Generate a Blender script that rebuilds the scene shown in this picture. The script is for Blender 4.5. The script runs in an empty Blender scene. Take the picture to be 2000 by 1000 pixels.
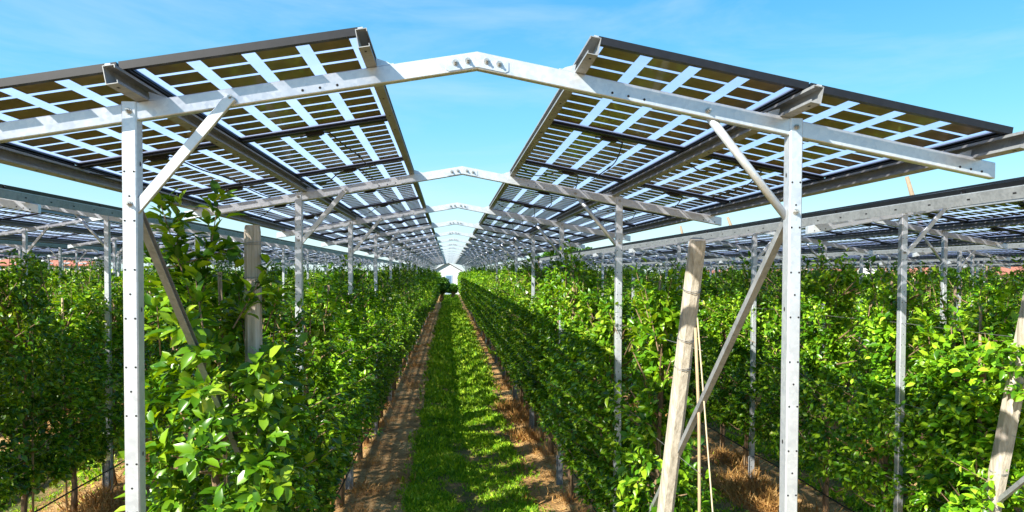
import bpy, math, random
import numpy as np
from mathutils import Vector, Matrix
C = bpy.context.scene
COL = C.collection
R = math.radians

# ------------------------------------------------------------------ camera, sky, sun
H = 3.277                                   # camera height above ground
CAMX = -0.1355
yaw, pit, rol = 0.0908, 0.0250, -0.0040
cam = bpy.data.cameras.new('camera'); cam_o = bpy.data.objects.new('camera', cam); COL.objects.link(cam_o)
cam.sensor_width = 36.0; cam.lens = 36.0*1360.56/2000.0
cam.shift_y = 66.55/2000.0
cam.clip_start = 0.05; cam.clip_end = 3000
cp, sp, cy, sy, cr, sr = math.cos(pit), math.sin(pit), math.cos(yaw), math.sin(yaw), math.cos(rol), math.sin(rol)
X0 = Vector((cy, -sy, 0)); U0 = Vector((sp*sy, sp*cy, cp)); F0 = Vector((cp*sy, cp*cy, -sp))
RR = X0*cr - U0*sr; UU = X0*sr + U0*cr
m = Matrix((RR, UU, -F0)).transposed().to_4x4(); m.translation = Vector((CAMX, 0, H))
cam_o.matrix_world = m
C.camera = cam_o

SUN = Vector((1.07, 1.05, -1.0)).normalized()          # direction the light travels
w = bpy.data.worlds.new('World'); C.world = w; w.use_nodes = True
nt = w.node_tree; nt.nodes.clear()
out = nt.nodes.new('ShaderNodeOutputWorld'); bg = nt.nodes.new('ShaderNodeBackground')
sky = nt.nodes.new('ShaderNodeTexSky'); sky.sky_type = 'NISHITA'; sky.sun_disc = False
sky.sun_elevation = math.asin(-SUN.z); sky.sun_rotation = math.atan2(-SUN.x, -SUN.y)
sky.air_density = 1.0; sky.dust_density = 0.35; sky.ozone_density = 1.6
hs = nt.nodes.new('ShaderNodeHueSaturation'); hs.inputs['Saturation'].default_value = 1.3; hs.inputs['Hue'].default_value = 0.478; hs.inputs['Value'].default_value = .78
nt.links.new(sky.outputs[0], hs.inputs['Color'])
# thin high cirrus veils, fixed to the sky's own direction
tc = nt.nodes.new('ShaderNodeTexCoord'); mp = nt.nodes.new('ShaderNodeMapping'); mp.inputs['Scale'].default_value = (1.6, 1.0, 7.0); mp.inputs['Rotation'].default_value = (0.0, 0.22, 0.3)
nz = nt.nodes.new('ShaderNodeTexNoise'); nz.inputs['Scale'].default_value = 1.7; nz.inputs['Detail'].default_value = 6; nz.inputs['Roughness'].default_value = 0.6; nz.inputs['Distortion'].default_value = 0.4
cr1 = nt.nodes.new('ShaderNodeValToRGB'); cr1.color_ramp.elements[0].position = 0.46; cr1.color_ramp.elements[1].position = 0.85
cr1.color_ramp.elements[0].color = (0, 0, 0, 1); cr1.color_ramp.elements[1].color = (0.45, 0.45, 0.45, 1)
mx = nt.nodes.new('ShaderNodeMixRGB'); mx.inputs[2].default_value = (2.3, 2.8, 3.0, 1)
nt.links.new(tc.outputs['Generated'], mp.inputs[0]); nt.links.new(mp.outputs[0], nz.inputs[0]); nt.links.new(nz.outputs[0], cr1.inputs[0])
sx = nt.nodes.new('ShaderNodeSeparateXYZ'); nt.links.new(tc.outputs['Generated'], sx.inputs[0])
def chan(stops):
    r_ = nt.nodes.new('ShaderNodeValToRGB'); e_ = r_.color_ramp.elements
    while len(e_) < len(stops): e_.new(.5)
    for k_, (p_, c_) in enumerate(stops): e_[k_].position = p_; e_[k_].color = (c_[0]/3, c_[1]/3, c_[2]/3, 1)
    nt.links.new(sx.outputs['Z'], r_.inputs[0]); return r_
gr = chan([(0, (1.75, 2.6, 2.95)), (.07, (1.35, 2.4, 2.95)), (.2, (.66, 2.0, 2.95)), (.38, (.24, 1.30, 2.85)), (1, (.15, .7, 2.0))])
g3 = nt.nodes.new('ShaderNodeMixRGB'); g3.blend_type = 'MULTIPLY'; g3.inputs[0].default_value = 1; g3.inputs[2].default_value = (3, 3, 3, 1); nt.links.new(gr.outputs[0], g3.inputs[1])
m4 = nt.nodes.new('ShaderNodeMixRGB'); m4.inputs[0].default_value = .8; nt.links.new(hs.outputs[0], m4.inputs[1]); nt.links.new(g3.outputs[0], m4.inputs[2])
nt.links.new(cr1.outputs[0], mx.inputs[0]); nt.links.new(m4.outputs[0], mx.inputs[1]); nt.links.new(mx.outputs[0], bg.inputs[0])
bg.inputs[1].default_value = 0.15
nt.links.new(bg.outputs[0], out.inputs[0])

sun = bpy.data.lights.new('sun', 'SUN'); sun.energy = 5.0; sun.angle = R(0.5); sun.color = (1.0, 0.94, 0.82)
sun_o = bpy.data.objects.new('sun', sun); COL.objects.link(sun_o)
sun_o.rotation_euler = SUN.to_track_quat('-Z', 'Y').to_euler()
C.view_settings.view_transform = 'Standard'; C.view_settings.look = 'None'
C.view_settings.exposure = 1.25; C.view_settings.gamma = 1.0

C.cycles.max_bounces = 8; C.cycles.transparent_max_bounces = 24

# ------------------------------------------------------------------ helpers
def tag(o, label=None, cat=None, group=None, kind=None):
    if label: o['label'] = label
    if cat: o['category'] = cat
    if group: o['group'] = group
    if kind: o['kind'] = kind
    return o
def empty(name, loc=(0, 0, 0), parent=None):
    o = bpy.data.objects.new(name, None); COL.objects.link(o); o.location = loc; o.empty_display_size = .2
    if parent: o.parent = parent
    return o
def link(name, me, parent=None, loc=None, mat=None):
    o = bpy.data.objects.new(name, me); COL.objects.link(o)
    if parent: o.parent = parent
    if loc is not None: o.location = loc
    if mat is not None: o.matrix_local = mat
    return o
class MB:
    def __init__(s): s.v = []; s.f = []; s.mi = []; s.sm = []
    def add(s, vs, fs, mi=0, smooth=False):
        b = len(s.v); s.v += [tuple(v) for v in vs]
        for f in fs: s.f.append(tuple(b+i for i in f)); s.mi.append(mi); s.sm.append(smooth)
        return s
    def box(s, x0, x1, y0, y1, z0, z1, mi=0):
        return s.add([(x0,y0,z0),(x1,y0,z0),(x1,y1,z0),(x0,y1,z0),(x0,y0,z1),(x1,y0,z1),(x1,y1,z1),(x0,y1,z1)],
              [(0,3,2,1),(4,5,6,7),(0,1,5,4),(1,2,6,5),(2,3,7,6),(3,0,4,7)], mi)
    def prism(s, prof, A, B, U, V, mi=0, smooth=False):
        """profile (list of (u,v)) swept from A to B, u along U and v along V"""
        A = Vector(A); B = Vector(B); U = Vector(U); V = Vector(V); n = len(prof)
        vs = [A+U*p[0]+V*p[1] for p in prof]+[B+U*p[0]+V*p[1] for p in prof]
        if (U.cross(V)).dot(B-A) < 0: prof_i = list(range(n))[::-1]
        else: prof_i = list(range(n))
        fs = [tuple(prof_i[::-1]), tuple(i+n for i in prof_i)]
        b = len(s.v)
        s.add(vs, fs, mi, False)
        for k in range(n):
            a, c = prof_i[k], prof_i[(k+1) % n]
            s.f.append((b+a, b+c, b+c+n, b+a+n)); s.mi.append(mi); s.sm.append(smooth)
        return s
    def tube(s, pts, r, n=8, mi=0, rs=None, cap=True):
        pts = [Vector(p) for p in pts]; rings = []
        b = len(s.v)
        for i, p in enumerate(pts):
            t = (pts[min(i+1, len(pts)-1)]-pts[max(i-1, 0)]).normalized()
            a = Vector((0, 0, 1)) if abs(t.z) < .9 else Vector((1, 0, 0))
            u = t.cross(a).normalized(); v = t.cross(u)
            rad = rs[i] if rs else r
            for k in range(n):
                an = 2*math.pi*k/n; s.v.append(tuple(p+u*math.cos(an)*rad+v*math.sin(an)*rad))
        for i in range(len(pts)-1):
            for k in range(n):
                k2 = (k+1) % n
                s.f.append((b+i*n+k, b+i*n+k2, b+(i+1)*n+k2, b+(i+1)*n+k)); s.mi.append(mi); s.sm.append(n > 6)
        if cap:
            s.f.append(tuple(b+k for k in range(n))[::-1]); s.mi.append(mi); s.sm.append(False)
            e = b+(len(pts)-1)*n; s.f.append(tuple(e+k for k in range(n))); s.mi.append(mi); s.sm.append(False)
        return s
    def mesh(s, name, mats):
        me = bpy.data.meshes.new(name); me.from_pydata(s.v, [], s.f)
        for mt in (mats if isinstance(mats, (list, tuple)) else [mats]): me.materials.append(mt)
        me.polygons.foreach_set('material_index', s.mi); me.polygons.foreach_set('use_smooth', s.sm); me.update()
        return me
def quads_mesh(name, V, per, quadidx, mats, smooth=False, mi=None):
    """V: (N, per, 3) array, quadidx: (q,4) indices per element"""
    N = V.shape[0]; q = np.asarray(quadidx); nq = len(q)
    me = bpy.data.meshes.new(name)
    me.vertices.add(N*per); me.vertices.foreach_set('co', V.reshape(-1).astype(np.float32))
    idx = (np.arange(N)[:, None, None]*per+q[None]).reshape(-1).astype(np.int32)
    me.loops.add(len(idx)); me.loops.foreach_set('vertex_index', idx)
    me.polygons.add(N*nq); me.polygons.foreach_set('loop_start', (np.arange(N*nq)*4).astype(np.int32))
    me.polygons.foreach_set('loop_total', np.full(N*nq, 4, np.int32))
    if mi is not None: me.polygons.foreach_set('material_index', np.repeat(mi, nq).astype(np.int32))
    me.polygons.foreach_set('use_smooth', np.full(N*nq, smooth))
    for mt in (mats if isinstance(mats, (list, tuple)) else [mats]): me.materials.append(mt)
    me.update(calc_edges=True); me.validate()
    return me

# ------------------------------------------------------------------ materials
def newmat(name):
    mt = bpy.data.materials.new(name); mt.use_nodes = True
    n = mt.node_tree; n.nodes.clear()
    o = n.nodes.new('ShaderNodeOutputMaterial'); p = n.nodes.new('ShaderNodeBsdfPrincipled')
    n.links.new(p.outputs[0], o.inputs[0]); return mt, n, p, o
def noise(n, scale, detail=4, rough=.55, coord='Object', vec=None, sc=None):
    tcn = n.nodes.new('ShaderNodeTexCoord'); t = n.nodes.new('ShaderNodeTexNoise')
    t.inputs['Scale'].default_value = scale; t.inputs['Detail'].default_value = detail; t.inputs['Roughness'].default_value = rough
    if sc:
        mpn = n.nodes.new('ShaderNodeMapping'); mpn.inputs['Scale'].default_value = sc
        n.links.new(tcn.outputs[coord], mpn.inputs[0]); n.links.new(mpn.outputs[0], t.inputs[0])
    else: n.links.new(tcn.outputs[coord], t.inputs[0])
    return t
def ramp(n, src, stops):
    r = n.nodes.new('ShaderNodeValToRGB'); e = r.color_ramp.elements
    while len(e) < len(stops): e.new(.5)
    for k, (p, c) in enumerate(stops): e[k].position = p; e[k].color = (*c, 1)
    n.links.new(src, r.inputs[0]); return r
def bump(n, src, p, strength, dist=.01):
    b = n.nodes.new('ShaderNodeBump'); b.inputs['Strength'].default_value = strength; b.inputs['Distance'].default_value = dist
    n.links.new(src, b.inputs['Height']); n.links.new(b.outputs[0], p.inputs['Normal']); return b

def galv(name, lo, hi, metallic=.55, rough=.32):
    mt, n, p, o = newmat(name)
    a = noise(n, 14, 5, .6); v = n.nodes.new('ShaderNodeTexVoronoi'); v.inputs['Scale'].default_value = 55
    tcn = n.nodes.new('ShaderNodeTexCoord'); n.links.new(tcn.outputs['Object'], v.inputs[0])
    mxn = n.nodes.new('ShaderNodeMixRGB'); mxn.inputs[0].default_value = .3
    n.links.new(a.outputs[0], mxn.inputs[1]); n.links.new(v.outputs['Color'], mxn.inputs[2])
    big = noise(n, 2.1, 4, .6); mx2 = n.nodes.new('ShaderNodeMixRGB'); mx2.inputs[0].default_value = .45
    n.links.new(mxn.outputs[0], mx2.inputs[1]); n.links.new(big.outputs[0], mx2.inputs[2])
    bw = n.nodes.new('ShaderNodeRGBToBW'); n.links.new(mx2.outputs[0], bw.inputs[0])
    r = ramp(n, bw.outputs[0], [(.3, lo), (.62, hi)])
    n.links.new(r.outputs[0], p.inputs['Base Color']); p.inputs['Metallic'].default_value = metallic
    rr = n.nodes.new('ShaderNodeMapRange'); rr.inputs[3].default_value = rough-.1; rr.inputs[4].default_value = rough+.18
    n.links.new(bw.outputs[0], rr.inputs[0]); n.links.new(rr.outputs[0], p.inputs['Roughness'])
    bump(n, a.outputs[0], p, .05, .004)
    return mt
M = {}
M['galv'] = galv('galvanised_steel', (.44, .485, .55), (.63, .68, .73))
M['galv_dull'] = galv('dull_galvanised_steel', (.17, .18, .19), (.31, .33, .345), .3, .5)
def plain(name, col, rough=.5, metallic=0., nscale=0, var=.15, bumps=0):
    mt, n, p, o = newmat(name); p.inputs['Roughness'].default_value = rough; p.inputs['Metallic'].default_value = metallic
    if nscale:
        a = noise(n, nscale, 5, .6)
        r = ramp(n, a.outputs[0], [(.3, tuple(c*(1-var) for c in col)), (.7, tuple(min(1, c*(1+var)) for c in col))])
        n.links.new(r.outputs[0], p.inputs['Base Color'])
        if bumps: bump(n, a.outputs[0], p, bumps)
    else: p.inputs['Base Color'].default_value = (*col, 1)
    return mt
M['hole'] = plain('bolt_hole_dark', (.01, .01, .012), .8)
M['bolt'] = plain('zinc_bolt', (.45, .45, .43), .35, .8, 60, .3)
M['black'] = plain('black_anodised_frame', (.008, .008, .011), .42, .1, 30, .3)
M['cable'] = plain('black_rubber', (.008, .008, .008), .5)
# ribbed front edge of the module frames: fine lengthwise grooves
mt, n, p, o = newmat('ribbed_dark_frame_edge'); p.inputs['Base Color'].default_value = (.03, .025, .028, 1); p.inputs['Roughness'].default_value = .32; p.inputs['Metallic'].default_value = .55
wv = n.nodes.new('ShaderNodeTexWave'); wv.bands_direction = 'X'; wv.inputs['Scale'].default_value = 60; tcn = n.nodes.new('ShaderNodeTexCoord'); n.links.new(tcn.outputs['Object'], wv.inputs[0]); bump(n, wv.outputs[0], p, .3, .002)
M['rib'] = mt

# translucent solar glass
mt, n, p, o = newmat('frosted_solar_glass')
tr = n.nodes.new('ShaderNodeBsdfTransparent'); tr.inputs[0].default_value = (.96, .92, .97, 1)
tl = n.nodes.new('ShaderNodeBsdfTranslucent'); 
a = noise(n, 3, 5, .6); r = ramp(n, a.outputs[0], [(.3, (.35, .43, .66)), (.7, (.45, .53, .76))]); n.links.new(r.outputs[0], tl.inputs[0])
gl = n.nodes.new('ShaderNodeBsdfGlossy'); gl.inputs['Roughness'].default_value = .25; gl.inputs[0].default_value = (.9, .93, .95, 1)
m1 = n.nodes.new('ShaderNodeMixShader'); m1.inputs[0].default_value = .5; n.links.new(tr.outputs[0], m1.inputs[1]); n.links.new(tl.outputs[0], m1.inputs[2])
m2 = n.nodes.new('ShaderNodeMixShader'); m2.inputs[0].default_value = .05; n.links.new(m1.outputs[0], m2.inputs[1]); n.links.new(gl.outputs[0], m2.inputs[2]); n.links.new(m2.outputs[0], o.inputs[0])
M['glass'] = mt
mt, n, p, o = newmat('silicon_cell')
a = noise(n, 9, 4, .6); r = ramp(n, a.outputs[0], [(.3, (.11, .085, .032)), (.7, (.175, .14, .06))]); n.links.new(r.outputs[0], p.inputs['Base Color'])
p.inputs['Roughness'].default_value = .35; p.inputs['Coat Weight'].default_value = .25; M['cell'] = mt

def leafmat(name, stops, transl=.27, rough=.30):
    mt, n, p, o = newmat(name)
    g = n.nodes.new('ShaderNodeNewGeometry'); oi = n.nodes.new('ShaderNodeObjectInfo')
    big = noise(n, 1.3, 3, .6)
    ad = n.nodes.new('ShaderNodeMath'); ad.operation = 'MULTIPLY_ADD'; ad.inputs[1].default_value = .62
    sb = n.nodes.new('ShaderNodeMath'); sb.operation = 'MULTIPLY_ADD'; sb.inputs[1].default_value = .75; sb.inputs[2].default_value = -.19
    n.links.new(big.outputs[0], sb.inputs[0]); n.links.new(g.outputs['Random Per Island'], ad.inputs[0]); n.links.new(sb.outputs[0], ad.inputs[2])
    r = ramp(n, ad.outputs[0], stops)
    hsn = n.nodes.new('ShaderNodeHueSaturation'); mr = n.nodes.new('ShaderNodeMapRange'); mr.inputs[3].default_value = .75; mr.inputs[4].default_value = 1.2
    n.links.new(oi.outputs['Random'], mr.inputs[0]); n.links.new(mr.outputs[0], hsn.inputs['Value']); n.links.new(r.outputs[0], hsn.inputs['Color'])
    n.links.new(hsn.outputs[0], p.inputs['Base Color']); p.inputs['Roughness'].default_value = rough; p.inputs['IOR'].default_value = 1.42
    tl = n.nodes.new('ShaderNodeBsdfTranslucent'); h2 = n.nodes.new('ShaderNodeHueSaturation'); h2.inputs['Value'].default_value = 1.7; h2.inputs['Hue'].default_value = .475; h2.inputs['Saturation'].default_value = 1.15
    n.links.new(hsn.outputs[0], h2.inputs['Color']); n.links.new(h2.outputs[0], tl.inputs[0])
    ms = n.nodes.new('ShaderNodeMixShader'); ms.inputs[0].default_value = transl
    n.links.new(p.outputs[0], ms.inputs[1]); n.links.new(tl.outputs[0], ms.inputs[2]); n.links.new(ms.outputs[0], o.inputs[0])
    return mt
M['leaf'] = leafmat('apple_leaf', [(0, (.016, .055, .004)), (.28, (.045, .145, .006)), (.50, (.105, .27, .010)), (.76, (.28, .47, .020)), (.92, (.50, .58, .08)), (1, (.66, .50, .26))])
M['leaf_bg'] = leafmat('tree_leaf', [(0, (.02, .06, .006)), (.5, (.06, .17, .012)), (1, (.16, .33, .03))])
M['grassblade'] = leafmat('grass_blade', [(0, (.04, .12, .006)), (.4, (.15, .34, .012)), (.72, (.40, .58, .03)), (1, (.62, .60, .12))], .3, .5)
M['straw'] = leafmat('dry_straw', [(0, (.28, .14, .04)), (.5, (.45, .25, .07)), (1, (.62, .42, .16))], .25, .6)
def bark(name, c0, c1, sc=(1, 1, .12), scale=60, b=.5):
    mt, n, p, o = newmat(name); a = noise(n, scale, 6, .7, sc=sc); r = ramp(n, a.outputs[0], [(.3, c0), (.7, c1)])
    n.links.new(r.outputs[0], p.inputs['Base Color']); p.inputs['Roughness'].default_value = .85; bump(n, a.outputs[0], p, b, .01); return mt
M['bark'] = bark('apple_bark', (.07, .045, .025), (.36, .24, .14))
M['cane'] = bark('brown_wood_cane', (.26, .18, .10), (.52, .40, .25))
M['cut'] = plain('fresh_cut_wood', (.6, .36, .15), .8, 0, 40)
M['postwood'] = bark('weathered_pale_post', (.27, .235, .18), (.60, .55, .46), (1, 1, .06), 40, .8)
M['pole'] = bark('tall_pole_wood', (.16, .12, .08), (.36, .29, .2))
M['wire'] = plain('grey_wire', (.3, .3, .29), .45, .6)
M['twine'] = plain('pale_twine', (.55, .45, .3), .8)
# soil
mt, n, p, o = newmat('orchard_soil')
a = noise(n, 1.4, 8, .68); b_ = noise(n, 26, 8, .7); c_ = noise(n, .35, 3, .5)
mxn = n.nodes.new('ShaderNodeMixRGB'); mxn.inputs[0].default_value = .45; n.links.new(a.outputs[0], mxn.inputs[1]); n.links.new(b_.outputs[0], mxn.inputs[2])
bw = n.nodes.new('ShaderNodeRGBToBW'); n.links.new(mxn.outputs[0], bw.inputs[0])
r = ramp(n, bw.outputs[0], [(.38, (.17, .085, .028)), (.5, (.48, .28, .10)), (.62, (.78, .54, .25))])
n.links.new(r.outputs[0], p.inputs['Base Color']); p.inputs['Roughness'].default_value = .95
bump(n, b_.outputs[0], p, .9, .05); M['soil'] = mt
mt, n, p, o = newmat('grassy_turf')
a = noise(n, 2.2, 8, .7); r = ramp(n, a.outputs[0], [(.40, (.34, .21, .09)), (.52, (.17, .15, .04)), (.66, (.06, .12, .015))])
n.links.new(r.outputs[0], p.inputs['Base Color']); p.inputs['Roughness'].default_value = .95; b_ = noise(n, 40, 6, .7); bump(n, b_.outputs[0], p, .8, .04); M['turf'] = mt

# ------------------------------------------------------------------ ground
D0, S = 3.3705, 3.621                       # first frame, frame spacing
NF = 20
ZB, SL = 0.978, 0.1804                      # apex underside above camera, roof slope
XE = 2.6745
ROWS = {'L0': -1.6, 'R0': 1.6, 'L1': -5.05, 'R1': 4.68, 'L2': -8.28, 'R2': 7.87, 'R3': 10.95, 'L3': -11.45, 'R4': 14.15, 'L4': -14.5,
        'R5': 17.3, 'L5': -17.75, 'R6': 20.5, 'L6': -20.95, 'R7': 23.6, 'L7': -24.2, 'R8': 26.8, 'R9': 29.9, 'R10': 33.1}
mb = MB(); mb.add([(-900, -60, 0), (900, -60, 0), (900, 1800, 0), (-900, 1800, 0)], [(0, 1, 2, 3)])
tag(link('ground', mb.mesh('ground', M['soil'])), kind='structure')
rng = np.random.default_rng(7); random.seed(7)
xs = sorted(ROWS.values())
strips = []
for a, b in zip(xs[:-1], xs[1:]):
    if a == -1.6: strips.append((-.64, 1.0))
    else: strips.append((a+.72, b-.75))
for i, (a, b) in enumerate(strips):
    if a < -18 or b > 22: continue
    ys = list(np.arange(-4, 30, .35))+list(np.arange(30, 104, 2.))
    vs = []; fs = []
    for k, y in enumerate(ys):
        vs += [(a+rng.normal(0, .07), y, .004), (b+rng.normal(0, .07), y, .004)]
        if k: fs.append((2*k-2, 2*k-1, 2*k+1, 2*k))
    mb = MB(); mb.add(vs, fs); tag(link('grass_path', mb.mesh('grass_path', M['turf'])), kind='structure')
mb = MB(); mb.add([(-600, 104, .006), (600, 104, .006), (600, 1700, .006), (-600, 1700, .006)], [(0, 1, 2, 3)])
tag(link('meadow', mb.mesh('meadow', M['turf'])), kind='structure')

# ------------------------------------------------------------------ solar canopies
TH = math.atan(SL); CT, ST = math.cos(TH), math.sin(TH)
BH = .083/1.0; BD = .046                    # rafter height (vertical) and depth
PY0 = D0-.20; PP = 1.724                    # first module edge, module pitch
def zr(x): return H+ZB-SL*abs(x)            # rafter underside
PROF_BOX = lambda w_, h_, c: [(-w_+c, -h_), (w_-c, -h_), (w_, -h_+c), (w_, h_-c), (w_-c, h_), (-w_+c, h_), (-w_, h_-c), (-w_, -h_+c)]

def rafter_mesh(sgn):
    """arm from the apex outwards; front face at y=0, holes as dark discs"""
    mb = MB()
    prof = [(.004, 0), (BD-.004, 0), (BD, .004), (BD, BH-.004), (BD-.004, BH), (.004, BH), (0, BH-.004), (0, .004)]
    xs_ = [0.0, sgn*XE]
    vs = []
    for x in xs_:
        for (u, v) in prof: vs.append((x, u, ZB-SL*abs(x)+v))
    n = 8
    fs = [tuple(range(n)), tuple(range(n, 2*n))[::-1]]+[(k, k+n, (k+1) % n+n, (k+1) % n) for k in range(n)]
    if sgn < 0: fs = [f[::-1] for f in fs]
    mb.add(vs, fs)
    for x in (.66, .74, .82, 2.48, 2.54, 2.60):
        z = ZB-SL*x+.022
        pts = [(sgn*x+math.cos(t)*.0065, -.0012, z+math.sin(t)*.0065) for t in [k*math.pi/4 for k in range(8)]]
        mb.add(pts, [tuple(range(8))], 1)
    return mb.mesh('rafter', [M['galv'], M['hole']])
def bolt_into(mb, x, y, z, r=.0105, ln=.029, mi=0):
    mb.tube([(x, y, z), (x, y-.004, z)], r*1.45, 14, mi)
    mb.tube([(x, y-.004, z), (x, y-.016, z)], r, 6, mi)
    mb.tube([(x, y-.016, z), (x, y-ln, z)], r*.55, 8, mi)
def bolt_mesh():
    mb = MB(); bolt_into(mb, 0, 0, 0); return mb.mesh('bolt', M['bolt'])
def splice_mesh():
    mb = MB(); t = .005
    top = [(-.135, ZB+.024-.0243+.066), (-.145, ZB-.026+.06), (0, ZB+.080), (.145, ZB-.026+.06), (.135, ZB-.0243+.09-.024)]
    out_ = [(-.15, ZB-SL*.15+.018), (-.135, ZB-SL*.135+.008), (0, ZB+.008), (.135, ZB-SL*.135+.008), (.15, ZB-SL*.15+.018),
            (.15, ZB-SL*.15+.062), (.14, ZB-SL*.14+.073), (0, ZB+.073), (-.14, ZB-SL*.14+.073), (-.15, ZB-SL*.15+.062)]
    n = len(out_); vs = [(x, -t, z) for x, z in out_]+[(x, .0005, z) for x, z in out_]
    mb.add(vs, [tuple(range(n)), tuple(range(n, 2*n))[::-1]]+[(k, k+n, (k+1) % n+n, (k+1) % n)[::-1] for k in range(n)])
    return mb.mesh('splice_plate', M['galv'])
PW, PD = .0335, .071
def post_mesh(side, holes=True):
    """side -1: left post, +1 right; x=0 centre, front face at y=-.006; top follows the rafter"""
    mb = MB(); top = zr(1.6)+BH+.006; c = .006
    prof = [(-PW, c), (-PW+c, 0), (PW-c, 0), (PW, c), (PW, PD-c), (PW-c, PD), (-PW+c, PD), (-PW, PD-c)]
    mb.prism(prof, (0, -.008, -.3), (0, -.008, top), (1, 0, 0), (0, 1, 0))
    if holes:
        def hole(x, z, r=.0052):
            mb.add([(x+math.cos(t)*r, -.0092, z+math.sin(t)*r) for t in [k*math.pi/4 for k in range(8)]], [tuple(range(8))], 1)
        z = top-.32; k = 0
        while z > .1:
            hole(-.021, z); hole(.021, z)
            if k % 2 == 0: hole(0, z-.113)
            # side holes on the alley face
            sx = -side*(PW+.0012)
            if k % 3 == 0: mb.add([(sx, .03+math.cos(t)*.007, z+.04+math.sin(t)*.012) for t in [q*math.pi/4 for q in range(8)]], [tuple(range(8))], 1)
            z -= .226; k += 1
    return mb.mesh('post', [M['galv'], M['hole']])
def sleeve_mesh():
    """open C-shaped ground profile the post is bolted to"""
    mb = MB(); w_, d_, t = .045, .03, .003
    prof = [(-w_, 0), (w_, 0), (w_, d_), (w_-t, d_), (w_-t, t), (-w_+t, t), (-w_+t, d_), (-w_, d_)]
    mb.prism(prof, (0, 0, -.2), (0, 0, .46), (1, 0, 0), (0, -1, 0))
    for z in (.12, .2, .3, .4): mb.tube([(0, -.004, z), (0, -.014, z)], .008, 8, 1)
    return mb.mesh('ground_profile', [M['galv_dull'], M['bolt']])
def bar_prof(kind):
    if kind == 'round': return [(math.cos(k*math.pi/6)*.021, math.sin(k*math.pi/6)*.021) for k in range(12)]
    return PROF_BOX(.0235, .012, .003)
def brace_mesh(side):
    mb = MB(); a = Vector((side*(1.6-.03), .03, H+.30)); b = Vector((side*1.145, .03, zr(1.145)+.03))
    d = (b-a).normalized(); v = Vector((0, 1, 0)); u = v.cross(d).normalized()
    a = a-d*.035; b = b+d*.01
    if side > 0: mb.prism(bar_prof('round'), a+v*.02, b+v*-.0, u, v, 0, True)
    else: mb.prism(bar_prof('flat'), a+v*-.01, b+v*-.045, u, v)
    return mb.mesh('knee_brace', M['galv'])
TW = .0032
CPROF = [(0, 0), (.05, 0), (.05, .014), (.05-TW, .014), (.05-TW, TW), (TW, TW), (TW, .08-TW), (.05-TW, .08-TW), (.05-TW, .08-.014), (.05, .08-.014), (.05, .08), (0, .08)]
def purlin_mesh(sgn, x, ln, ext=0.0):
    """C channel, web on the downhill side, open towards the ridge; origin on the rafter top line"""
    mb = MB(); U = Vector((-sgn*CT, 0, ST)); V = Vector((sgn*ST, 0, CT))
    A = Vector((sgn*x, 0, ZB+BH-SL*x)); B = A+Vector((0, ln, 0))
    prof = CPROF
    mb.prism(prof, A, B, U, V)
    # dark slots punched through the web at regular spacing
    k = .06
    while k < ln-.05:
        c0 = A+Vector((0, k, 0))+U*-.0008+V*.04
        mb.add([c0+V*.006+Vector((0, -.016, 0)), c0+V*.006+Vector((0, .016, 0)), c0-V*.006+Vector((0, .016, 0)), c0-V*.006+Vector((0, -.016, 0))], [(0, 1, 2, 3)], 1)
        c0 = A+Vector((0, k, 0))+U*.025-V*.0008
        mb.add([c0+U*.005+Vector((0, -.010, 0)), c0+U*.005+Vector((0, .010, 0)), c0-U*.005+Vector((0, .010, 0)), c0-U*.005+Vector((0, -.010, 0))], [(0, 1, 2, 3)], 1)
        k += .42
    # clamp rail on top
    mb.prism([(.012, .0805), (.034, .0805), (.034, .086), (.012, .086)], A, B, U, V, 2)
    return mb.mesh('purlin', [M['galv_dull'], M['hole'], M['galv']])
def cleat_mesh(sgn, x):
    mb = MB(); U = Vector((-sgn*CT, 0, ST)); V = Vector((sgn*ST, 0, CT))
    A = Vector((sgn*x, 0, ZB+BH-SL*x))
    P = lambda u, y, v: A+U*u+V*v+Vector((0, y, 0))
    mb.add([P(.0505, .003, .0), P(.13, .003, .0), P(.13, .04, .0), P(.0505, .04, 0), P(.0505, .003, .004), P(.13, .003, .004), P(.13, .04, .004), P(.0505, .04, .004)],
           [(0, 3, 2, 1), (4, 5, 6, 7), (0, 1, 5, 4), (1, 2, 6, 5), (2, 3, 7, 6), (3, 0, 4, 7)])
    mb.add([P(.0505, .02, .004), P(.12, .02, .004), P(.10, .02, .02), P(.0505, .02, .045), P(.0505, .024, .004), P(.12, .024, .004), P(.10, .024, .02), P(.0505, .024, .045)],
           [(0, 1, 2, 3), (7, 6, 5, 4), (0, 4, 5, 1), (1, 5, 6, 2), (2, 6, 7, 3), (3, 7, 4, 0)])
    return mb.mesh('cleat', M['galv'])
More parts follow.
